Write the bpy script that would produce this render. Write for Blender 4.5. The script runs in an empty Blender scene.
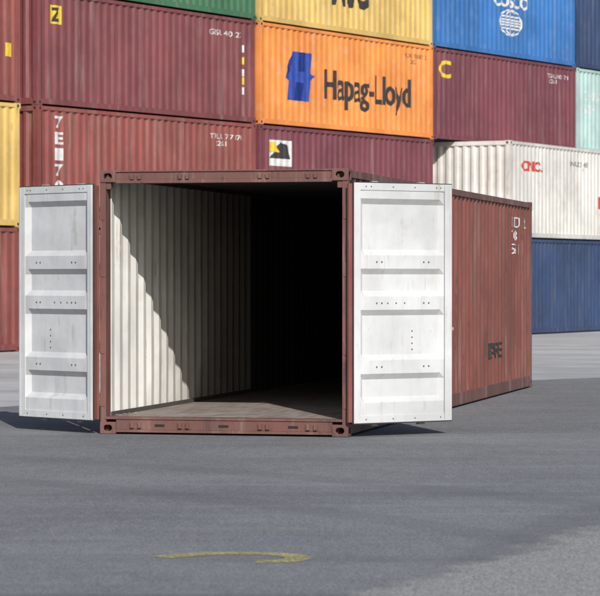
import bpy, bmesh, math, random
from mathutils import Vector, Matrix
random.seed(7)
scene=bpy.context.scene
col=scene.collection
rad=math.radians

# ---------------------------------------------------------------- materials
def nm(name):
    m=bpy.data.materials.new(name); m.use_nodes=True
    nt=m.node_tree; nt.nodes.clear()
    out=nt.nodes.new('ShaderNodeOutputMaterial'); b=nt.nodes.new('ShaderNodeBsdfPrincipled')
    nt.links.new(b.outputs[0],out.inputs[0])
    return m,nt,b
def noise(nt,vec,scale,detail=4,rough=.55,off=0):
    n=nt.nodes.new('ShaderNodeTexNoise'); n.inputs['Scale'].default_value=scale
    n.inputs['Detail'].default_value=detail; n.inputs['Roughness'].default_value=rough
    if vec is not None: nt.links.new(vec,n.inputs['Vector'])
    return n.outputs['Fac']
def mapping(nt,vec,sc,loc=(0,0,0),rot=(0,0,0)):
    m=nt.nodes.new('ShaderNodeMapping'); m.inputs['Scale'].default_value=sc
    m.inputs['Location'].default_value=loc; m.inputs['Rotation'].default_value=rot
    nt.links.new(vec,m.inputs['Vector']); return m.outputs[0]
def ramp(nt,fac,a,b,va=0,vb=1):
    r=nt.nodes.new('ShaderNodeMapRange'); r.inputs[1].default_value=a; r.inputs[2].default_value=b
    r.inputs[3].default_value=va; r.inputs[4].default_value=vb; r.interpolation_type='SMOOTHSTEP'
    nt.links.new(fac,r.inputs[0]); return r.outputs[0]
def mix(nt,fac,a,b,mode='MIX'):
    m=nt.nodes.new('ShaderNodeMix'); m.data_type='RGBA'; m.blend_type=mode
    for s,v in ((m.inputs[0],fac),(m.inputs[6],a),(m.inputs[7],b)):
        if isinstance(v,(int,float)): s.default_value=v
        elif isinstance(v,(tuple,list)): s.default_value=(v[0],v[1],v[2],1)
        else: nt.links.new(v,s)
    return m.outputs[2]
def mathn(nt,op,a,b=None):
    m=nt.nodes.new('ShaderNodeMath'); m.operation=op
    for i,v in enumerate((a,b)):
        if v is None: continue
        if isinstance(v,(int,float)): m.inputs[i].default_value=v
        else: nt.links.new(v,m.inputs[i])
    return m.outputs[0]
def posn(nt): return nt.nodes.new('ShaderNodeNewGeometry').outputs['Position']
def bump(nt,b,h,strength,dist):
    n=nt.nodes.new('ShaderNodeBump'); n.inputs['Strength'].default_value=strength; n.inputs['Distance'].default_value=dist
    nt.links.new(h,n.inputs['Height']); nt.links.new(n.outputs[0],b.inputs['Normal'])

def paint(name,c,rust=.35,dust=.25,rough=.55,seed=0,dent=.5,rustcol=(.11,.045,.022),dustcol=(.32,.27,.22),stain=.0,staincol=(.05,.025,.02),depth_shade=None):
    m,nt,b=nm(name); p=posn(nt); p=mapping(nt,p,(1,1,1),(seed*3.7,seed*1.9,seed*.7))
    big=noise(nt,p,.55,5,.6)
    fade=tuple(min(1,x*.75+.12*max(c)) for x in c); dark=tuple(x*.72 for x in c)
    base=mix(nt,ramp(nt,big,.35,.65),dark,c)
    med=noise(nt,p,2.6,6,.65)
    base=mix(nt,ramp(nt,med,.48,.75,0,.7),base,fade)
    st=noise(nt,mapping(nt,p,(5,5,.35)),1.2,5,.65)
    base=mix(nt,ramp(nt,st,.50,.75,0,dust),base,dustcol)
    st2=noise(nt,mapping(nt,p,(9,9,.6),(5,2,1)),1.3,5,.7)
    sp=noise(nt,p,3.1,8,.72)
    rs=mathn(nt,'MULTIPLY',ramp(nt,st2,.54,.66),ramp(nt,sp,.43,.62))
    spots=ramp(nt,noise(nt,p,14,6,.7),.645,.70)
    rr=mathn(nt,'MAXIMUM',rs,mathn(nt,'MULTIPLY',spots,ramp(nt,big,.4,.6,.3,1)))
    base=mix(nt,mathn(nt,'MULTIPLY',rr,rust),base,rustcol)
    if stain>0:
        s3=noise(nt,mapping(nt,p,(2.2,2.2,.5),(1,7,2)),1.0,7,.68)
        base=mix(nt,ramp(nt,s3,.45,.68,0,stain),base,staincol)
    if depth_shade:   # interior shade put into the colour, deeper away from the door opening
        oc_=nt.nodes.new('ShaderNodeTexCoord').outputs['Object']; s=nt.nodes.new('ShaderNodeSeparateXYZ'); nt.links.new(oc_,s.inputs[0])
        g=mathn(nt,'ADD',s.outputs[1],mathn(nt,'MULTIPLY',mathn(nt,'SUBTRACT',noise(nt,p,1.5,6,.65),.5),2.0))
        base=mix(nt,ramp(nt,g,1.2,5.0,0,.85),base,depth_shade)
    nt.links.new(base,b.inputs['Base Color'])
    nt.links.new(ramp(nt,med,.3,.7,rough-.08,rough+.12),b.inputs['Roughness'])
    bump(nt,b,noise(nt,p,1.7,3,.5),dent,.03)
    return m
def plain(name,c,rough=.7):
    m,nt,b=nm(name); p=posn(nt)
    n=noise(nt,p,9,5,.6)
    nt.links.new(mix(nt,ramp(nt,n,.3,.7),tuple(x*.75 for x in c),c),b.inputs['Base Color'])
    b.inputs['Roughness'].default_value=rough
    return m

M_brown=paint('brown_paint',(.225,.070,.052),.75,.45,.65,1,.7,(.06,.030,.022),(.29,.20,.17),.5,(.10,.043,.034))
M_frame=paint('frame_paint',(.18,.074,.060),.9,.65,.7,2,.5,(.05,.03,.024),(.31,.24,.21),.6,(.065,.038,.033))
M_white_in=paint('interior_white_paint',(.76,.75,.71),.6,.5,.6,3,.4,(.26,.18,.12),(.46,.42,.36),.35,(.36,.32,.27),depth_shade=(.14,.12,.10))
M_dimmed_in=paint('interior_dimmed_paint',(.10,.09,.08),.5,.3,.7,6,.3,(.06,.04,.03),(.12,.1,.085))  # right wall and ceiling colour darkened to cut bounce light inside
M_rear_shade=paint('rear_wall_shade',(.03,.028,.026),.3,.15,.8,8,.3,(.03,.02,.015),(.05,.045,.04))  # darkness of the rear half put into the wall colour, no real lining
M_white_door=paint('door_white_paint',(.62,.625,.625),.45,.45,.5,4,.8,(.32,.26,.20),(.46,.45,.43),.4,(.42,.41,.39))
M_black=plain('gasket_black',(.035,.035,.035),.8)
M_dark=plain('dark_hole',(.02,.016,.014),.9)
M_rivet=plain('rivet',(.16,.15,.14),.6)
M_steel=paint('galvanised_steel',(.36,.36,.36),.5,.4,.5,5)

def floor_mat():
    m,nt,b=nm('plywood_floor'); p=nt.nodes.new('ShaderNodeTexCoord').outputs['Object']
    g=noise(nt,mapping(nt,p,(18,1.2,1)),1.5,6,.6)
    c=mix(nt,ramp(nt,g,.3,.7),(.18,.145,.125),(.31,.265,.235))
    d=noise(nt,p,2.2,7,.7)
    c=mix(nt,ramp(nt,d,.48,.7,0,.7),c,(.10,.085,.075))
    nt.links.new(c,b.inputs['Base Color']); b.inputs['Roughness'].default_value=.9
    return m
M_floor=floor_mat()

# ---------------------------------------------------------------- mesh helpers
def box(bm,x0,x1,y0,y1,z0,z1,mi=0):
    vs=[bm.verts.new((x,y,z)) for z in (z0,z1) for y in (y0,y1) for x in (x0,x1)]
    for f in ((0,2,3,1),(4,5,7,6),(0,1,5,4),(2,6,7,3),(0,4,6,2),(1,3,7,5)):
        fc=bm.faces.new([vs[i] for i in f]); fc.material_index=mi
def cyl(bm,p0,p1,r,mi=0,seg=12):
    p0=Vector(p0);p1=Vector(p1);d=(p1-p0).normalized()
    a=d.orthogonal().normalized(); b=d.cross(a)
    r0=[];r1=[]
    for i in range(seg):
        t=2*math.pi*i/seg; o=(a*math.cos(t)+b*math.sin(t))*r
        r0.append(bm.verts.new(p0+o)); r1.append(bm.verts.new(p1+o))
    for i in range(seg):
        j=(i+1)%seg
        f=bm.faces.new((r0[i],r0[j],r1[j],r1[i])); f.material_index=mi; f.smooth=True
    bm.faces.new(r0[::-1]).material_index=mi; bm.faces.new(r1).material_index=mi
def mesh_obj(name,bm,mats,parent=None,recalc=True):
    if recalc: bmesh.ops.recalc_face_normals(bm,faces=bm.faces)
    me=bpy.data.meshes.new(name); bm.to_mesh(me); bm.free()
    for m in mats: me.materials.append(m)
    o=bpy.data.objects.new(name,me); col.objects.link(o)
    if parent: o.parent=parent
    return o
def bevel(o,w,seg=2):
    md=o.modifiers.new('bevel','BEVEL'); md.width=w; md.segments=seg; md.limit_method='ANGLE'; md.angle_limit=rad(40)
def profile(u0,u1,pitch,depth,flat=.27,slope=.23):
    n=max(1,round((u1-u0)/pitch)); p=(u1-u0)/n; pts=[(u0,0)]
    for i in range(n):
        b=u0+i*p
        pts+=[(b+p*flat/2,0),(b+p*(flat/2+slope),-depth),(b+p*(1-flat/2-slope),-depth),(b+p*(1-flat/2),0)]
    pts.append((u1,0)); return pts
def nat(pts,u):
    for (a,na),(b,nb) in zip(pts,pts[1:]):
        if a<=u<=b: return na+(nb-na)*(u-a)/max(1e-9,b-a)
    return 0
def sheet(bm,pts,z0,z1,fn,t,mo,mi,nz=1):
    for off,m in ((0,mo),(-t,mi)):
        prev=None
        for u,n in pts:
            cur=[bm.verts.new(fn(u,n+off,z0+(z1-z0)*k/nz)) for k in range(nz+1)]
            if prev:
                for k in range(nz):
                    f=bm.faces.new((prev[k],cur[k],cur[k+1],prev[k+1])); f.material_index=m(u) if callable(m) else m
            prev=cur
        
def text_decal(name,body,w,h,mat,parent,origin,ux,un,pts=None,u0=0,off=.004,bold=0.0,extra=None,space=1.0):
    cu=bpy.data.curves.new(name+'_c','FONT'); cu.body=body; cu.offset=bold; cu.space_character=space
    if extra: cu.space_line=extra
    to=bpy.data.objects.new(name+'_t',cu); col.objects.link(to)
    bpy.context.view_layer.update()
    dg=bpy.context.evaluated_depsgraph_get()
    me=bpy.data.meshes.new_from_object(to.evaluated_get(dg)); bpy.data.objects.remove(to)
    bm=bmesh.new(); bm.from_mesh(me)
    return poly_decal(name,bm,w,h,mat,parent,origin,ux,un,pts,u0,off)
def poly_decal(name,bm,w,h,mat,parent,origin,ux,un,pts=None,u0=0,off=.004):
    bmesh.ops.remove_doubles(bm,verts=bm.verts,dist=1e-5)
    xs=[v.co.x for v in bm.verts]; ys=[v.co.y for v in bm.verts]
    x0,x1,y0,y1=min(xs),max(xs),min(ys),max(ys)
    for v in bm.verts: v.co=Vector(((v.co.x-x0)/(x1-x0)*w,(v.co.y-y0)/(y1-y0)*h,0))
    if pts:
        for u,n in pts:
            c=u-u0
            if 0<c<w:
                bmesh.ops.bisect_plane(bm,geom=bm.verts[:]+bm.edges[:]+bm.faces[:],plane_co=(c,0,0),plane_no=(1,0,0),dist=1e-5)
    O=Vector(origin);ux=Vector(ux);un=Vector(un)
    for v in bm.verts:
        n=nat(pts,v.co.x+u0) if pts else 0
        v.co=O+ux*v.co.x+Vector((0,0,1))*v.co.y+un*(n+off)
    return mesh_obj(name,bm,[mat],parent,False)

# ---------------------------------------------------------------- corner casting with real oval holes
def make_casting():
    bm=bmesh.new(); box(bm,-.081,.081,-.089,.089,-.059,.059)
    bmesh.ops.recalc_face_normals(bm,faces=bm.faces)
    a=mesh_obj('cast_a',bm,[M_frame])
    def cut(build):
        b=bmesh.new(); build(b); bmesh.ops.recalc_face_normals(b,faces=b.faces)
        c=mesh_obj('cut',b,[M_dark],None)
        md=a.modifiers.new('b','BOOLEAN'); md.operation='DIFFERENCE'; md.object=c; md.solver='EXACT'
        bpy.context.view_layer.update()
        me=bpy.data.meshes.new_from_object(a.evaluated_get(bpy.context.evaluated_depsgraph_get()))
        a.modifiers.clear(); a.data=me; bpy.data.objects.remove(c)
    def oval(b,ax):
        seg=20;r0=[];r1=[]
        for i in range(seg):
            t=2*math.pi*i/seg; c,s=math.cos(t),math.sin(t)
            if ax==1: p0=(.030*c+.012*(1 if c>0 else -1),-.2,.030*s); p1=(p0[0],.2,p0[2])
            if ax==0: p0=(-.2,.030*c+.016*(1 if c>0 else -1),.030*s); p1=(.2,p0[1],p0[2])
            if ax==2: p0=(.030*s,.030*c+.025*(1 if c>0 else -1),-.2); p1=(p0[0],p0[1],.2)
            r0.append(b.verts.new(p0)); r1.append(b.verts.new(p1))
        for i in range(seg):
            j=(i+1)%seg; b.faces.new((r0[i],r0[j],r1[j],r1[i]))
        b.faces.new(r0[::-1]); b.faces.new(r1)
    cut(lambda b: box(b,-.068,.068,-.076,.076,-.046,.046))
    for ax in (0,1,2): cut(lambda b: oval(b,ax))
    me=a.data; bpy.data.objects.remove(a); return me
CAST=make_casting()

# ---------------------------------------------------------------- OPEN CONTAINER
L=12.19; W=2.51; H=2.60
oc=bpy.data.objects.new('open_shipping_container',None); col.objects.link(oc)
oc.location=(.464,26.0,.006); oc.rotation_euler=(0,0,rad(-13.3))
for ix,x in enumerate((-.081,-W+.081)):
    for iy,y in enumerate((.089,L-.089)):
        for iz,z in enumerate((.059,H-.059)):
            o=bpy.data.objects.new('corner_casting',CAST); col.objects.link(o); o.parent=oc; o.location=(x,y,z); bevel(o,.006)
bm=bmesh.new()
for s in (0,1):
    X=lambda a:(-a if s==0 else -W+a)
    def bx(a0,a1,y0,y1,z0,z1,mi=0):
        xa,xb=sorted((X(a0),X(a1))); box(bm,xa,xb,y0,y1,z0,z1,mi)
    bx(.002,.060,.012,.10,.116,H-.116)        # door post outer leg
    bx(.016,.048,.10,.21,.118,H-.12)          # return leg
    bx(.004,.11,L-.15,L-.004,.116,H-.116)     # far post
    bx(.004,.045,.178,L-.178,.035,.168)       # bottom rail web
    bx(.004,.11,.178,L-.178,.022,.035)
    bx(.003,.055,.178,L-.178,H-.085,H-.012)    # top rail
    for z in (.34,.86,1.62,2.18):            # hinge lugs
        bx(-.030,.002,-.008,.05,z-.055,z-.018); bx(-.030,.002,-.008,.05,z+.018,z+.055)
        bx(-.004,.05,.006,.012,z-.07,z+.07)
    bx(.060,.11,.02,.10,H-.185,H-.116)
box(bm,-W+.162,-.162,.006,.13,H-.128,H-.09)     # header lower flange
box(bm,-W+.162,-.162,.018,.13,H-.09,H-.018)     # header web
box(bm,-W+.162,-.162,.004,.13,H-.018,H-.004)
box(bm,-W+.162,-.162,.004,.16,.018,.045)      # sill
box(bm,-W+.162,-.162,.016,.16,.045,.145)
box(bm,-W+.05,-.05,.005,.19,.145,.168)
box(bm,-W+.162,-.162,L-.12,L-.01,2.47,2.57); box(bm,-W+.162,-.162,L-.12,L-.01,.02,.17)
for cx in (-.36,-.84,-1.65,-2.14):            # cam keepers
    for z0,z1 in ((H-.09,H-.045),(.062,.118)):
        box(bm,cx-.055,cx-.02,-.012,.018,z0,z1); box(bm,cx+.02,cx+.055,-.012,.018,z0,z1)
        box(bm,cx-.075,cx+.075,.011,.019,z0-.01,z1+.01,0)
fr=mesh_obj('end_frame',bm,[M_frame,M_dark],oc); bevel(fr,.005)
bm=bmesh.new()
for cx in (-.55,-1.25,-1.90): box(bm,cx-.05,cx+.05,.0135,.0155,.075,.10)
mesh_obj('sill_slots',bm,[M_dark],oc)
P=profile(.12,L-.15,.278,.036)
bm=bmesh.new()
DEEP=5.95
rd=random.Random(5)
dents=[(rd.uniform(.8,L-1),rd.uniform(.45,2.2),rd.uniform(.004,.011),rd.uniform(.25,.5),rd.uniform(.3,.6)) for _ in range(12)]
def dent(u,z):
    e=min(1,(z-.168)/.15,(H-.083-z)/.15)
    return -e*min(.014,sum(a*math.exp(-((u-c)/su)**2-((z-d)/sz)**2) for c,d,a,su,sz in dents))
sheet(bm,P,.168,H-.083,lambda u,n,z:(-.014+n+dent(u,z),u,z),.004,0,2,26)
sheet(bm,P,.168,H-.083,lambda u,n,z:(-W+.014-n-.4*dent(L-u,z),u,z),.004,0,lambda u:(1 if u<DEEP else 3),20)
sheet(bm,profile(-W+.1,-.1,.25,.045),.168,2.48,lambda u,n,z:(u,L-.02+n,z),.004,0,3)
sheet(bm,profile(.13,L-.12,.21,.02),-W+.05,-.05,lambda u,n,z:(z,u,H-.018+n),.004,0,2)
mesh_obj('corrugated_walls',bm,[M_brown,M_white_in,M_dimmed_in,M_rear_shade],oc,False)
bm=bmesh.new()
box(bm,-W+.053,-.053,.19,L-.12,.142,.166)
mesh_obj('plywood_floor',bm,[M_floor],oc)
bm=bmesh.new()
y=.35
while y<L-.3:
    box(bm,-W+.05,-.05,y,y+.05,.03,.14); y+=.45
mesh_obj('floor_cross_members',bm,[M_frame],oc)
bm=bmesh.new()
box(bm,-W+.054,-W+.060,.2,DEEP,.168,.21)
mesh_obj('kick_strip',bm,[M_dimmed_in],oc)
bm=bmesh.new()
for i in range(45):
    x=-W+.08+abs(random.gauss(0,.07)); y=.22+abs(random.gauss(0,.22)); r=random.uniform(.005,.018)
    z=.170+random.uniform(0,.01)
    vs=[bm.verts.new((x+r*math.cos(a)*random.uniform(.6,1),y+r*math.sin(a)*random.uniform(.6,1),z+random.uniform(0,.006))) for a in (0,1.3,2.5,3.8,5)]
    bm.faces.new(vs)
mesh_obj('paint_flakes',bm,[plain('flake',(.42,.40,.37),.8)],oc)

# doors
DZ0,DZ1=.135,2.46; DW=1.165
def door(name,sgn,ang,loc):
    bm=bmesh.new()
    def bx(x0,x1,y0,y1,z0,z1,mi):
        a,b=sorted((sgn*x0,sgn*x1)); box(bm,a,b,y0,y1,z0,z1,mi)
    z0,z1=DZ0,DZ1
    for (a,b) in ((.0,.075),(DW-.085,DW)):
        bx(a,b,-.062,-.025,z0,z1,1); bx(a+.001,b-.001,-.025,0,z0+.001,z1-.001,0)
    for (c,d) in ((z0,z0+.07),(z1-.07,z1)):
        bx(.075,DW-.085,-.058,-.025,c,d,1); bx(.075,DW-.085,-.025,-.002,c,d,0)
    top=z1-.07; bot=z0+.07
    rec=[(.15,.70),(.83,1.10),(1.23,1.72),(1.85,2.13)]
    pr=[(top,-.050)]
    for a,b in rec:
        pr+=[(z1-a,-.050),(z1-a-.055,-.006),(z1-b+.055,-.006),(z1-b,-.050)]
    pr.append((bot,-.050))
    xa,xb=.075,DW-.085; tx=.055
    for off,mi in ((0,1),(.004,0)):
        for k,((za,ya),(zb,yb)) in enumerate(zip(pr,pr[1:])):
            cs=[(xa,-.050),(xa+tx,None),(xb-tx,None),(xb,-.050)]
            rowa=[bm.verts.new((sgn*x,(ya if yy is None else -.046)+off,za)) for x,yy in cs]
            rowb=[bm.verts.new((sgn*x,(yb if yy is None else -.046)+off,zb)) for x,yy in cs]
            for i in range(3):
                bm.faces.new((rowa[i],rowa[i+1],rowb[i+1],rowb[i])).material_index=mi
    bx(DW,DW+.008,-.055,-.03,z0-.006,z1+.007,2); bx(-.008,0,-.055,-.03,z0-.006,z1+.007,2)
    bx(-.052,-.008,-.040,-.014,z0+.01,z1-.01,0)
    bx(0,DW,-.056,-.03,z1,z1+.009,2); bx(0,DW,-.056,-.03,z0-.012,z0,2)
    bx(DW-.090,DW-.0865,-.0635,-.055,z0+.02,z1-.02,4)
    bx(.012,.030,-.0655,-.062,z0+.01,z1-.01,1); bx(DW-.03,DW-.012,-.0655,-.062,z0+.01,z1-.01,1)
    for x in (.14,.20,.46,.72,.98,1.03):
        cyl(bm,(sgn*x,-.055,z1-.035),(sgn*x,-.0615,z1-.035),.008,5,8)
    for x in (.14,.46,.72,1.03): cyl(bm,(sgn*x,-.055,z0+.035),(sgn*x,-.0615,z0+.035),.008,5,8)
    for zz in (z1-1.165,z1-1.785,z1-.765):
        for x in (.27,.33,.83,.89): cyl(bm,(sgn*x,-.046,zz),(sgn*x,-.0545,zz),.010,5,8)
    for zz in (1.02,.96,.90,.84,.78): cyl(bm,(sgn*.72,-.003,zz),(sgn*.72,-.010,zz),.009,5,8)
    for k in range(3): cyl(bm,(sgn*(.40+k*.10),-.046,z1-1.165),(sgn*(.40+k*.10),-.0545,z1-1.165),.009,5,8)
    for z in (.34,.86,1.62,2.18):
        bx(-.025,.14,.0,.010,z-.017,z+.017,0); cyl(bm,(sgn*-.012,.004,z-.06),(sgn*-.012,.004,z+.06),.012,0)
    for x in (.30,.86):
        cyl(bm,(sgn*x,.045,z0-.03),(sgn*x,.045,z1+.02),.017,4)
        for z in (z0+.04,.75,1.3,1.85,z1-.06): bx(x-.05,x+.05,.0,.066,z-.03,z+.03,0)
        bx(x-.035,x+.035,.02,.07,z1-.01,z1+.022,4); bx(x-.035,x+.035,.02,.07,z0-.035,z0+.005,4)
        bx(x-.02,x+.42,.066,.078,1.02,1.05,4)
    for z in (.42,1.0,1.55,2.1): bx(DW+.0,DW+.016,-.03,.01,z,z+.05,3)
    o=mesh_obj(name,bm,[M_brown,M_white_door,M_black,M_frame,M_steel,M_rivet],oc,True)
    o.location=loc; o.rotation_euler=(0,0,rad(ang)); bevel(o,.004,2)
    return o
door('door_leaf_1',1,33+13.3,(.028,-.004,0))
door('door_leaf_2',-1,-46+13.3,(-W-.028,-.004,0))
M_wtxt=plain('white_lettering',(.62,.62,.60)); M_ktxt=plain('black_lettering',(.035,.03,.03))
# markings are on painted-out flat stencil bands: sit just proud of the outer ribs
text_decal('side_code','MLCU 412\n 708 4\n45G1',1.35,.50,M_wtxt,oc,(-.014,10.35,1.86),(0,1,0),(1,0,0),P,10.35,extra=.9,off=.006)
text_decal('side_stencil','TARE',1.05,.2,M_ktxt,oc,(-.014,8.5,.50),(0,1,0),(1,0,0),P,8.5,bold=.02,off=.006)

# ---------------------------------------------------------------- STACKED CONTAINERS
SL=8.38
SP=profile(.16,SL-.16,.262,.036)
def stack_mesh():
    bm=bmesh.new(); h=2.582; w=2.438
    for x0 in (0,SL-.165):
        for y0 in (0,w-.16):
            box(bm,x0,x0+.165,y0,y0+.16,0,.118,0); box(bm,x0,x0+.165,y0,y0+.16,h-.118,h,0)
            box(bm,x0+.004,x0+.13,y0+.004,y0+.12,.118,h-.118,0)
    for x0 in (.055,SL-.115):
        for z0 in (.03,h-.09): box(bm,x0,x0+.06,-.002,.01,z0,z0+.06,1)
    for z0 in (.03,h-.09): box(bm,-.002,.01,.055,.115,z0,z0+.06,1)
    for y0 in (.004,w-.064):
        box(bm,.165,SL-.165,y0,y0+.06,.03,.15,0); box(bm,.165,SL-.165,y0,y0+.06,h-.09,h-.012,0)
    for x0 in (.006,SL-.1):
        box(bm,x0,x0+.09,.16,w-.16,.02,.16,0); box(bm,x0,x0+.09,.16,w-.16,h-.12,h-.01,0)
    sheet(bm,SP,.15,h-.09,lambda u,n,z:(u,.014-n,z),.004,0,0)
    sheet(bm,SP,.15,h-.09,lambda u,n,z:(u,w-.014+n,z),.004,0,0)
    EP=profile(.12,w-.12,.25,.045)
    sheet(bm,EP,.16,h-.12,lambda u,n,z:(.02-n,u,z),.004,0,0)
    for a,b in ((.13,w/2-.01),(w/2+.01,w-.13)):
        box(bm,SL-.07,SL-.025,a,b,.16,h-.12,0)
        for f in (.25,.75):
            y=a+(b-a)*f; cyl(bm,(SL-.01,y,.1),(SL-.01,y,h-.08),.017,2,8)
    box(bm,.1,SL-.1,.06,w-.06,h-.05,h-.035,0); box(bm,.1,SL-.1,.06,w-.06,.1,.14,1)
    bmesh.ops.recalc_face_normals(bm,faces=bm.faces)
    me=bpy.data.meshes.new('stack_container'); bm.to_mesh(me); bm.free()
    for m in (M_brown,M_dark,M_steel): me.materials.append(m)
    return me
SM=stack_mesh()
ux=Vector((.535,.845,0)); un=Vector((.845,-.535,0)); P0=Vector((-5.51,56.6,0))
ROT=math.atan2(.845,.535)
ZR=[0,2.59,5.18,7.62]; HS=[1,1,.942,1]
def place_at(loc,rot,row,mat):
    o=bpy.data.objects.new('shipping_container',SM); col.objects.link(o)
    o.location=loc+Vector((0,0,ZR[row]+.006)); o.rotation_euler=(0,0,rot); o.scale=(1,1,HS[row])
    o.material_slots[0].link='OBJECT'; o.material_slots[0].material=mat
    return o
def place(s,perp,row,mat): return place_at(P0+ux*s+un*(perp+random.uniform(-.02,.02)),ROT+rad(random.uniform(-.08,.08)),row,mat)
C={}
def desat(c,k=.10):
    g=.3*c[0]+.59*c[1]+.11*c[2]; return tuple(x*(1-k)+g*k+.011 for x in c)
def cm(k,c,**kw): C[k]=paint('paint_'+k,desat(c),seed=len(C)+11,dent=.35,**kw)
cm('maroon',(.20,.038,.042),rust=.45,dust=.3,stain=.35,staincol=(.10,.025,.025))
cm('red',(.26,.050,.038),rust=.55,dust=.35,stain=.4,staincol=(.12,.035,.03))
cm('orange',(.86,.25,.010),rust=.3,dust=.25,dustcol=(.5,.27,.12),stain=.2,staincol=(.5,.13,.015))
cm('yellow',(.70,.45,.09),rust=.5,dust=.3,stain=.25,staincol=(.4,.25,.06))
cm('blue',(.010,.15,.45),rust=.3,dust=.16,stain=.2,staincol=(.01,.09,.29))
cm('navy',(.013,.042,.125),rust=.35,dust=.2)
cm('green',(.03,.14,.055),rust=.3,dust=.2)
cm('wine',(.170,.028,.044),rust=.4,dust=.25,stain=.3,staincol=(.09,.022,.027))
cm('cream',(.66,.64,.59),rust=.7,dust=.45,rustcol=(.3,.15,.08),stain=.25,staincol=(.42,.36,.28))
cm('mint',(.40,.58,.54),rust=.35,dust=.25)
cm('brick',(.25,.060,.044),rust=.5,dust=.3,stain=.35,staincol=(.12,.03,.025))
M_logo=plain('blue_logo_paint',(.02,.06,.33)); M_red_txt=plain('red_lettering',(.55,.05,.04)); M_ytxt=plain('yellow_mark',(.75,.5,.03))
cols_s=[-8.95-8.6*1-.12,-8.95,0,8.50,16.85,25.30,33.8,42.3]
grid={2:['red','red','maroon','green'],3:['navy','wine','orange','yellow'],
 0:['brick','maroon','navy','red'],1:['red','yellow','red','maroon'],
 4:[None,None,'wine','blue'],5:[None,None,'mint','navy'],6:[None,None,'orange','maroon'],7:[None,None,'red','green']}
objs={}
for c,rows in grid.items():
    for r,k in enumerate(rows):
        if k: objs[(c,r)]=place(cols_s[c],0,r,C[k])
fd=Vector((.462,.887,0)).normalized(); frot=math.atan2(fd.y,fd.x); F0=Vector((5.56,71.2,0))
for i,(a,b) in enumerate((('navy','cream'),('blue','cream'),('brick','orange'))):
    objs[('f',i,0)]=place_at(F0+fd*8.5*i,frot,0,C[a]); objs[('f',i,1)]=place_at(F0+fd*8.5*i,frot,1,C[b])

def dec(o,name,body,x,z,w,h,mat,**kw):
    return text_decal(name,body,w,h,mat,o,(x,.014,z),(1,0,0),(0,-1,0),SP,x,**kw)
def pd(o,name,polys,x,z,w,h,mat,off=.004):
    bm=bmesh.new()
    for p in polys: bm.faces.new([bm.verts.new((a,b,0)) for a,b in p])
    bmesh.ops.triangulate(bm,faces=bm.faces[:])
    return poly_decal(name,bm,w,h,mat,o,(x,.014,z),(1,0,0),(0,-1,0),SP,x,off)
SQ=[[(0,0),(1,0),(1,1),(0,1)]]
O=objs[(3,2)]
dec(O,'lettering','Hapag-Lloyd',2.95,.56,4.25,1.02,M_ktxt,bold=.018,space=.95)
pd(O,'emblem',[[(.05,0),(.30,.0),(.36,.38),(.62,.38),(.57,0),(.82,0),(.88,.40),(1.06,.54),(.91,.58),(.98,1),(.73,1),(.67,.60),(.40,.60),(.46,1),(.21,1),(.14,.58),(-.06,.44),(.11,.40)]],1.15,.68,1.35,1.26,M_logo)
dec(O,'code','HLXU 503817 2\n      22G1',6.9,2.02,1.1,.28,M_ktxt)
O=objs[(3,3)]
dec(O,'lettering','MSC',3.35,.66,1.75,1.1,M_ktxt,bold=.03)
dec(O,'code','MSCU 118 302',6.7,2.1,1.2,.13,M_ktxt)
O=objs[(4,3)]
bm=bmesh.new()
def ring(bm,r0,r1,sy=1,seg=28,sx=1,cx=0,cy=0):
    a=[bm.verts.new((cx+sx*r0*math.cos(t),cy+sy*r0*math.sin(t),0)) for t in [2*math.pi*i/seg for i in range(seg)]]
    b=[bm.verts.new((cx+sx*r1*math.cos(t),cy+sy*r1*math.sin(t),0)) for t in [2*math.pi*i/seg for i in range(seg)]]
    for i in range(seg):
        j=(i+1)%seg; bm.faces.new((a[i],a[j],b[j],b[i]))
ring(bm,.9,1.0); ring(bm,.86,.98,1,28,.45)
for yy,ww in ((0,.9),(.45,.78),(-.45,.78),(.2,.87),(-.2,.87)):
    vs=[bm.verts.new(p+(0,)) for p in ((-ww,yy-.06),(ww,yy-.06),(ww,yy+.06),(-ww,yy+.06))]; bm.faces.new(vs)
vs=[bm.verts.new(p+(0,)) for p in ((-.05,-.9),(.05,-.9),(.05,.9),(-.05,.9))]; bm.faces.new(vs)
poly_decal('globe_emblem',bm,1.35,.74,M_wtxt,O,(3.75,.014,.60),(1,0,0),(0,-1,0),SP,3.75)
dec(O,'lettering','COSCO',3.45,1.38,2.0,.36,M_wtxt,bold=.03)
dec(O,'lettering_upper','SHIPPING',3.55,1.84,1.8,.26,M_wtxt,bold=.02)
dec(O,'stencil','II',.5,1.5,.25,.45,M_wtxt)
O=objs[(4,2)]
dec(O,'emblem','C',.35,1.75,.70,.50,M_ytxt,bold=.03)
dec(O,'code','TGHU 902 771\n  22G1',6.6,2.0,1.3,.28,M_wtxt)
O=objs[(2,2)]
pd(O,'placard',SQ,.45,1.85,.42,.42,M_ytxt)
dec(O,'placard_text','Z',.52,1.9,.28,.32,M_ktxt,bold=.04,off=.008)
for k,z in enumerate((1.75,1.45,1.15,.95,.7)): dec(O,'stencil','II',7.75,z,.16,.18,M_ytxt if k%2 else M_wtxt)
dec(O,'code','GESU 440 127',6.5,2.1,1.3,.13,M_wtxt)
O=objs[(2,1)]
for k,chh in enumerate('7E170X'): dec(O,'code_char',chh,.62,2.12-k*.34,.28,.26,M_wtxt,bold=.03)
dec(O,'code','TRLU 717 070\n   22G1',6.5,2.0,1.3,.28,M_wtxt)
O=objs[(3,1)]
pd(O,'placard',SQ,.45,1.62,1.0,.62,M_wtxt)
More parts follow.
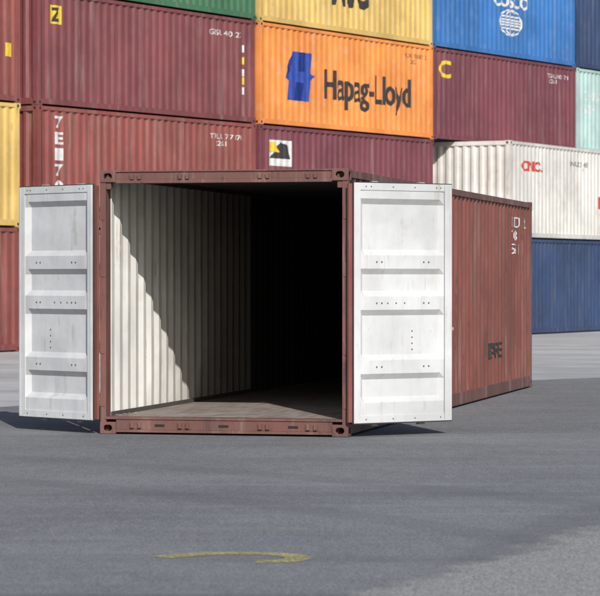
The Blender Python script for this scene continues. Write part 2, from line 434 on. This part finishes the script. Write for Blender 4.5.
pd(O,'placard_mark',[[(0,0),(1,0),(.9,.8),(.5,1),(.2,.4)]],.50,1.80,.9,.40,M_ktxt,.008)
pd(O,'placard_stripe',[[(0,0),(1,0),(.6,1),(0,1)]],.50,1.95,.4,.24,M_ytxt,.012)
O=objs[('f',0,1)]
dec(O,'lettering','CNC.',.85,1.80,1.45,.28,M_red_txt,bold=.04)
pd(O,'placard',SQ,6.5,.9,.5,.35,M_red_txt)
dec(O,'code','CNCU 220 418',4.3,2.05,1.3,.14,M_ktxt)
O=objs[(5,2)]; dec(O,'code','CHINA\nSHIP',.5,1.2,1.1,.7,M_wtxt)
O=objs[('f',0,0)]
for k,z in enumerate((1.9,1.6)): dec(O,'stencil','22G1',.5,z,.5,.14,M_wtxt)
O=objs[(1,2)]
pd(O,'placard',SQ,7.9,1.0,.22,.3,M_ytxt)
for k,(key) in enumerate(((1,1),(1,0),(0,2))): dec(objs[key],'code','CRXU 812 339\n   22G1',6.3,2.0,1.3,.28,M_ktxt if key==(1,1) else M_wtxt)

# ---------------------------------------------------------------- GROUND
def ground_mat():
    m,nt,b=nm('concrete_apron'); p=posn(nt)
    a=noise(nt,p,.35,7,.6); f=noise(nt,p,18,6,.75)
    c=mix(nt,ramp(nt,a,.35,.65),(.32,.315,.31),(.46,.455,.445))
    c=mix(nt,ramp(nt,f,.35,.75,0,.5),c,(.27,.27,.27))
    st=noise(nt,mapping(nt,p,(.15,2.2,1),(0,0,0),(0,0,-.9)),1,5,.65)
    c=mix(nt,ramp(nt,st,.52,.75,0,.5),c,(.2,.2,.2))
    nt.links.new(c,b.inputs['Base Color']); b.inputs['Roughness'].default_value=.9
    bump(nt,b,f,.3,.01); return m
def asphalt_mat():
    m,nt,b=nm('asphalt'); p=posn(nt)
    a=noise(nt,p,.45,7,.62); f=noise(nt,mapping(nt,p,(1,.45,1)),75,3,.8); g=noise(nt,mapping(nt,p,(1.5,.5,1)),6,8,.72)
    sp=noise(nt,mapping(nt,p,(1,.3,1)),26,4,.7)
    c=mix(nt,ramp(nt,a,.33,.67),(.122,.124,.127),(.172,.173,.176))
    c=mix(nt,ramp(nt,g,.42,.75,0,.5),c,(.22,.22,.22))
    c=mix(nt,ramp(nt,g,.45,.28,0,.5),c,(.10,.102,.105))
    c=mix(nt,ramp(nt,f,.50,.66,0,.6),c,(.32,.32,.315))
    c=mix(nt,ramp(nt,f,.48,.33,0,.65),c,(.058,.059,.063))
    c=mix(nt,ramp(nt,sp,.60,.72,0,.5),c,(.065,.066,.069))
    st=noise(nt,mapping(nt,p,(.10,1.6,1),(3,1,0),(0,0,.12)),1,6,.6)
    c=mix(nt,ramp(nt,st,.52,.70,0,.4),c,(.095,.096,.10))
    st=noise(nt,mapping(nt,p,(.14,2.2,1),(9,4,0),(0,0,-.35)),1,6,.6)
    c=mix(nt,ramp(nt,st,.52,.70,0,.45),c,(.235,.235,.233))
    s=nt.nodes.new('ShaderNodeSeparateXYZ'); nt.links.new(p,s.inputs[0])
    for (cx,cy,r0) in ((-14,8,17.2),(-14,8,19.0),(22,10,21.5)):
        dx=mathn(nt,'SUBTRACT',s.outputs[0],cx); dy=mathn(nt,'SUBTRACT',s.outputs[1],cy)
        r=mathn(nt,'SQRT',mathn(nt,'ADD',mathn(nt,'MULTIPLY',dx,dx),mathn(nt,'MULTIPLY',dy,dy)))
        dd=mathn(nt,'ABSOLUTE',mathn(nt,'SUBTRACT',r,r0))
        k=mathn(nt,'MULTIPLY',ramp(nt,dd,.14,.28,1,0),ramp(nt,g,.35,.65,.05,.36))
        c=mix(nt,k,c,(.075,.075,.078))
    e=mathn(nt,'ADD',mathn(nt,'MULTIPLY',s.outputs[0],.915),mathn(nt,'MULTIPLY',s.outputs[1],-.404))
    e=mathn(nt,'ADD',e,5.10)
    wn=mathn(nt,'MULTIPLY',mathn(nt,'SUBTRACT',noise(nt,p,2.2,9,.75),.5),1.1)
    e=mathn(nt,'ADD',e,wn)
    d=ramp(nt,e,-.05,.22)
    dust=mix(nt,ramp(nt,f,.38,.62),(.16,.156,.146),(.38,.365,.34))
    c=mix(nt,mathn(nt,'MULTIPLY',d,.8),c,dust)
    nt.links.new(c,b.inputs['Base Color']); b.inputs['Roughness'].default_value=.88
    hh=mathn(nt,'ADD',f,g); bump(nt,b,hh,.6,.008)
    return m
bm=bmesh.new()
R=700; vs=[bm.verts.new(v) for v in ((-R,-R,0),(R,-R,0),(R,R,0),(-R,R,0))]; bm.faces.new(vs)
mesh_obj('ground',bm,[ground_mat()])
bm=bmesh.new()
a=Vector((-3.5,32.3)); dr=Vector((.674,.739)); nr=Vector((-.739,.674)); pts=[]
for i in range(-400,401):
    t=i*.35; q=a+dr*t+nr*(random.uniform(-.06,.06)+.25*math.sin(t*.23)+.15*math.sin(t*.71)); pts.append(q)
for p,q in zip(pts,pts[1:]):
    d0=p-nr*140; d1=q-nr*140
    bm.faces.new([bm.verts.new((v.x,v.y,.004)) for v in (p,d0,d1,q)])
bmesh.ops.remove_doubles(bm,verts=bm.verts,dist=1e-4)
mesh_obj('asphalt_yard',bm,[asphalt_mat()])
m,nt,b=nm('worn_yellow_paint'); p=posn(nt)
nt.links.new(mix(nt,ramp(nt,noise(nt,p,6,4),.3,.7),(.38,.31,.11),(.50,.43,.18)),b.inputs['Base Color']); b.inputs['Roughness'].default_value=.8
al=mathn(nt,'MULTIPLY',ramp(nt,noise(nt,mapping(nt,p,(1,.5,1)),40,5,.75),.37,.57,.2,.95),ramp(nt,noise(nt,p,5,4,.6),.3,.55,.45,.95))
nt.links.new(al,b.inputs['Alpha'])
bm=bmesh.new(); prev=None
path=[Vector(v) for v in ((-.76,14.84),(-.66,14.95),(-.50,15.04),(-.30,15.06),(-.12,15.0),(-.02,14.88),(-.03,14.72),(-.14,14.62),(-.24,14.62))]
fine=[]
for i in range(len(path)-1):
    p0=path[max(i-1,0)];p1=path[i];p2=path[i+1];p3=path[min(i+2,len(path)-1)]
    for k in range(5):
        t=k/5; fine.append(.5*((2*p1)+(p2-p0)*t+(2*p0-5*p1+4*p2-p3)*t*t+(3*p1-p0-3*p2+p3)*t**3))
fine.append(path[-1])
for i,q in enumerate(fine):
    tn=(fine[min(i+1,len(fine)-1)]-fine[max(i-1,0)]).normalized(); nn=Vector((-tn.y,tn.x)); w=.072+random.uniform(-.008,.008)
    cur=[bm.verts.new((*(q+nn*w),.008)),bm.verts.new((*(q-nn*w),.008))]
    if prev: bm.faces.new((prev[0],cur[0],cur[1],prev[1]))
    prev=cur
mesh_obj('painted_road_marking',bm,[m])
bm=bmesh.new()
for i in range(500):
    x=random.uniform(-5,6); y=random.uniform(12.5,40); r=random.uniform(.002,.006)
    M=Matrix.Translation((x,y,.004+r*.3))@Matrix.Rotation(random.random()*6,4,'Z')@Matrix.Diagonal((r*random.uniform(.7,1.3),r*random.uniform(.7,1.3),r*.6,1))
    bmesh.ops.create_icosphere(bm,subdivisions=1,radius=1,matrix=M)
mesh_obj('gravel',bm,[plain('grit_stone',(.18,.175,.17),.9)])

# ---------------------------------------------------------------- LIGHT / CAMERA
az=12.5; el=32.5
ts=Vector((math.sin(rad(az))*math.cos(rad(el)),-math.cos(rad(az))*math.cos(rad(el)),math.sin(rad(el))))
sl=bpy.data.lights.new('sun','SUN'); sl.energy=4.6; sl.angle=rad(.53); sl.color=(1,.97,.93)
so=bpy.data.objects.new('sun',sl); col.objects.link(so); so.rotation_euler=(-ts).to_track_quat('-Z','Y').to_euler(); so.location=(5,-5,20)
w=bpy.data.worlds.new('World'); scene.world=w; w.use_nodes=True; nt=w.node_tree
bg=nt.nodes['Background']; sky=nt.nodes.new('ShaderNodeTexSky'); sky.sky_type='NISHITA'; sky.sun_disc=False
sky.sun_elevation=rad(el); sky.sun_rotation=math.atan2(ts.x,ts.y)
nt.links.new(sky.outputs[0],bg.inputs[0]); bg.inputs[1].default_value=.115
cam=bpy.data.cameras.new('camera'); co=bpy.data.objects.new('camera',cam); col.objects.link(co)
cam.sensor_fit='HORIZONTAL'; cam.sensor_width=36; cam.lens=2690/600*36
co.location=(0,0,1.555); co.rotation_euler=(rad(90-.447),0,0)
cam.clip_end=3000; cam.dof.use_dof=True; cam.dof.focus_distance=26.5; cam.dof.aperture_fstop=7
scene.camera=co
scene.view_settings.view_transform='Standard'; scene.view_settings.look='None'; scene.view_settings.exposure=0
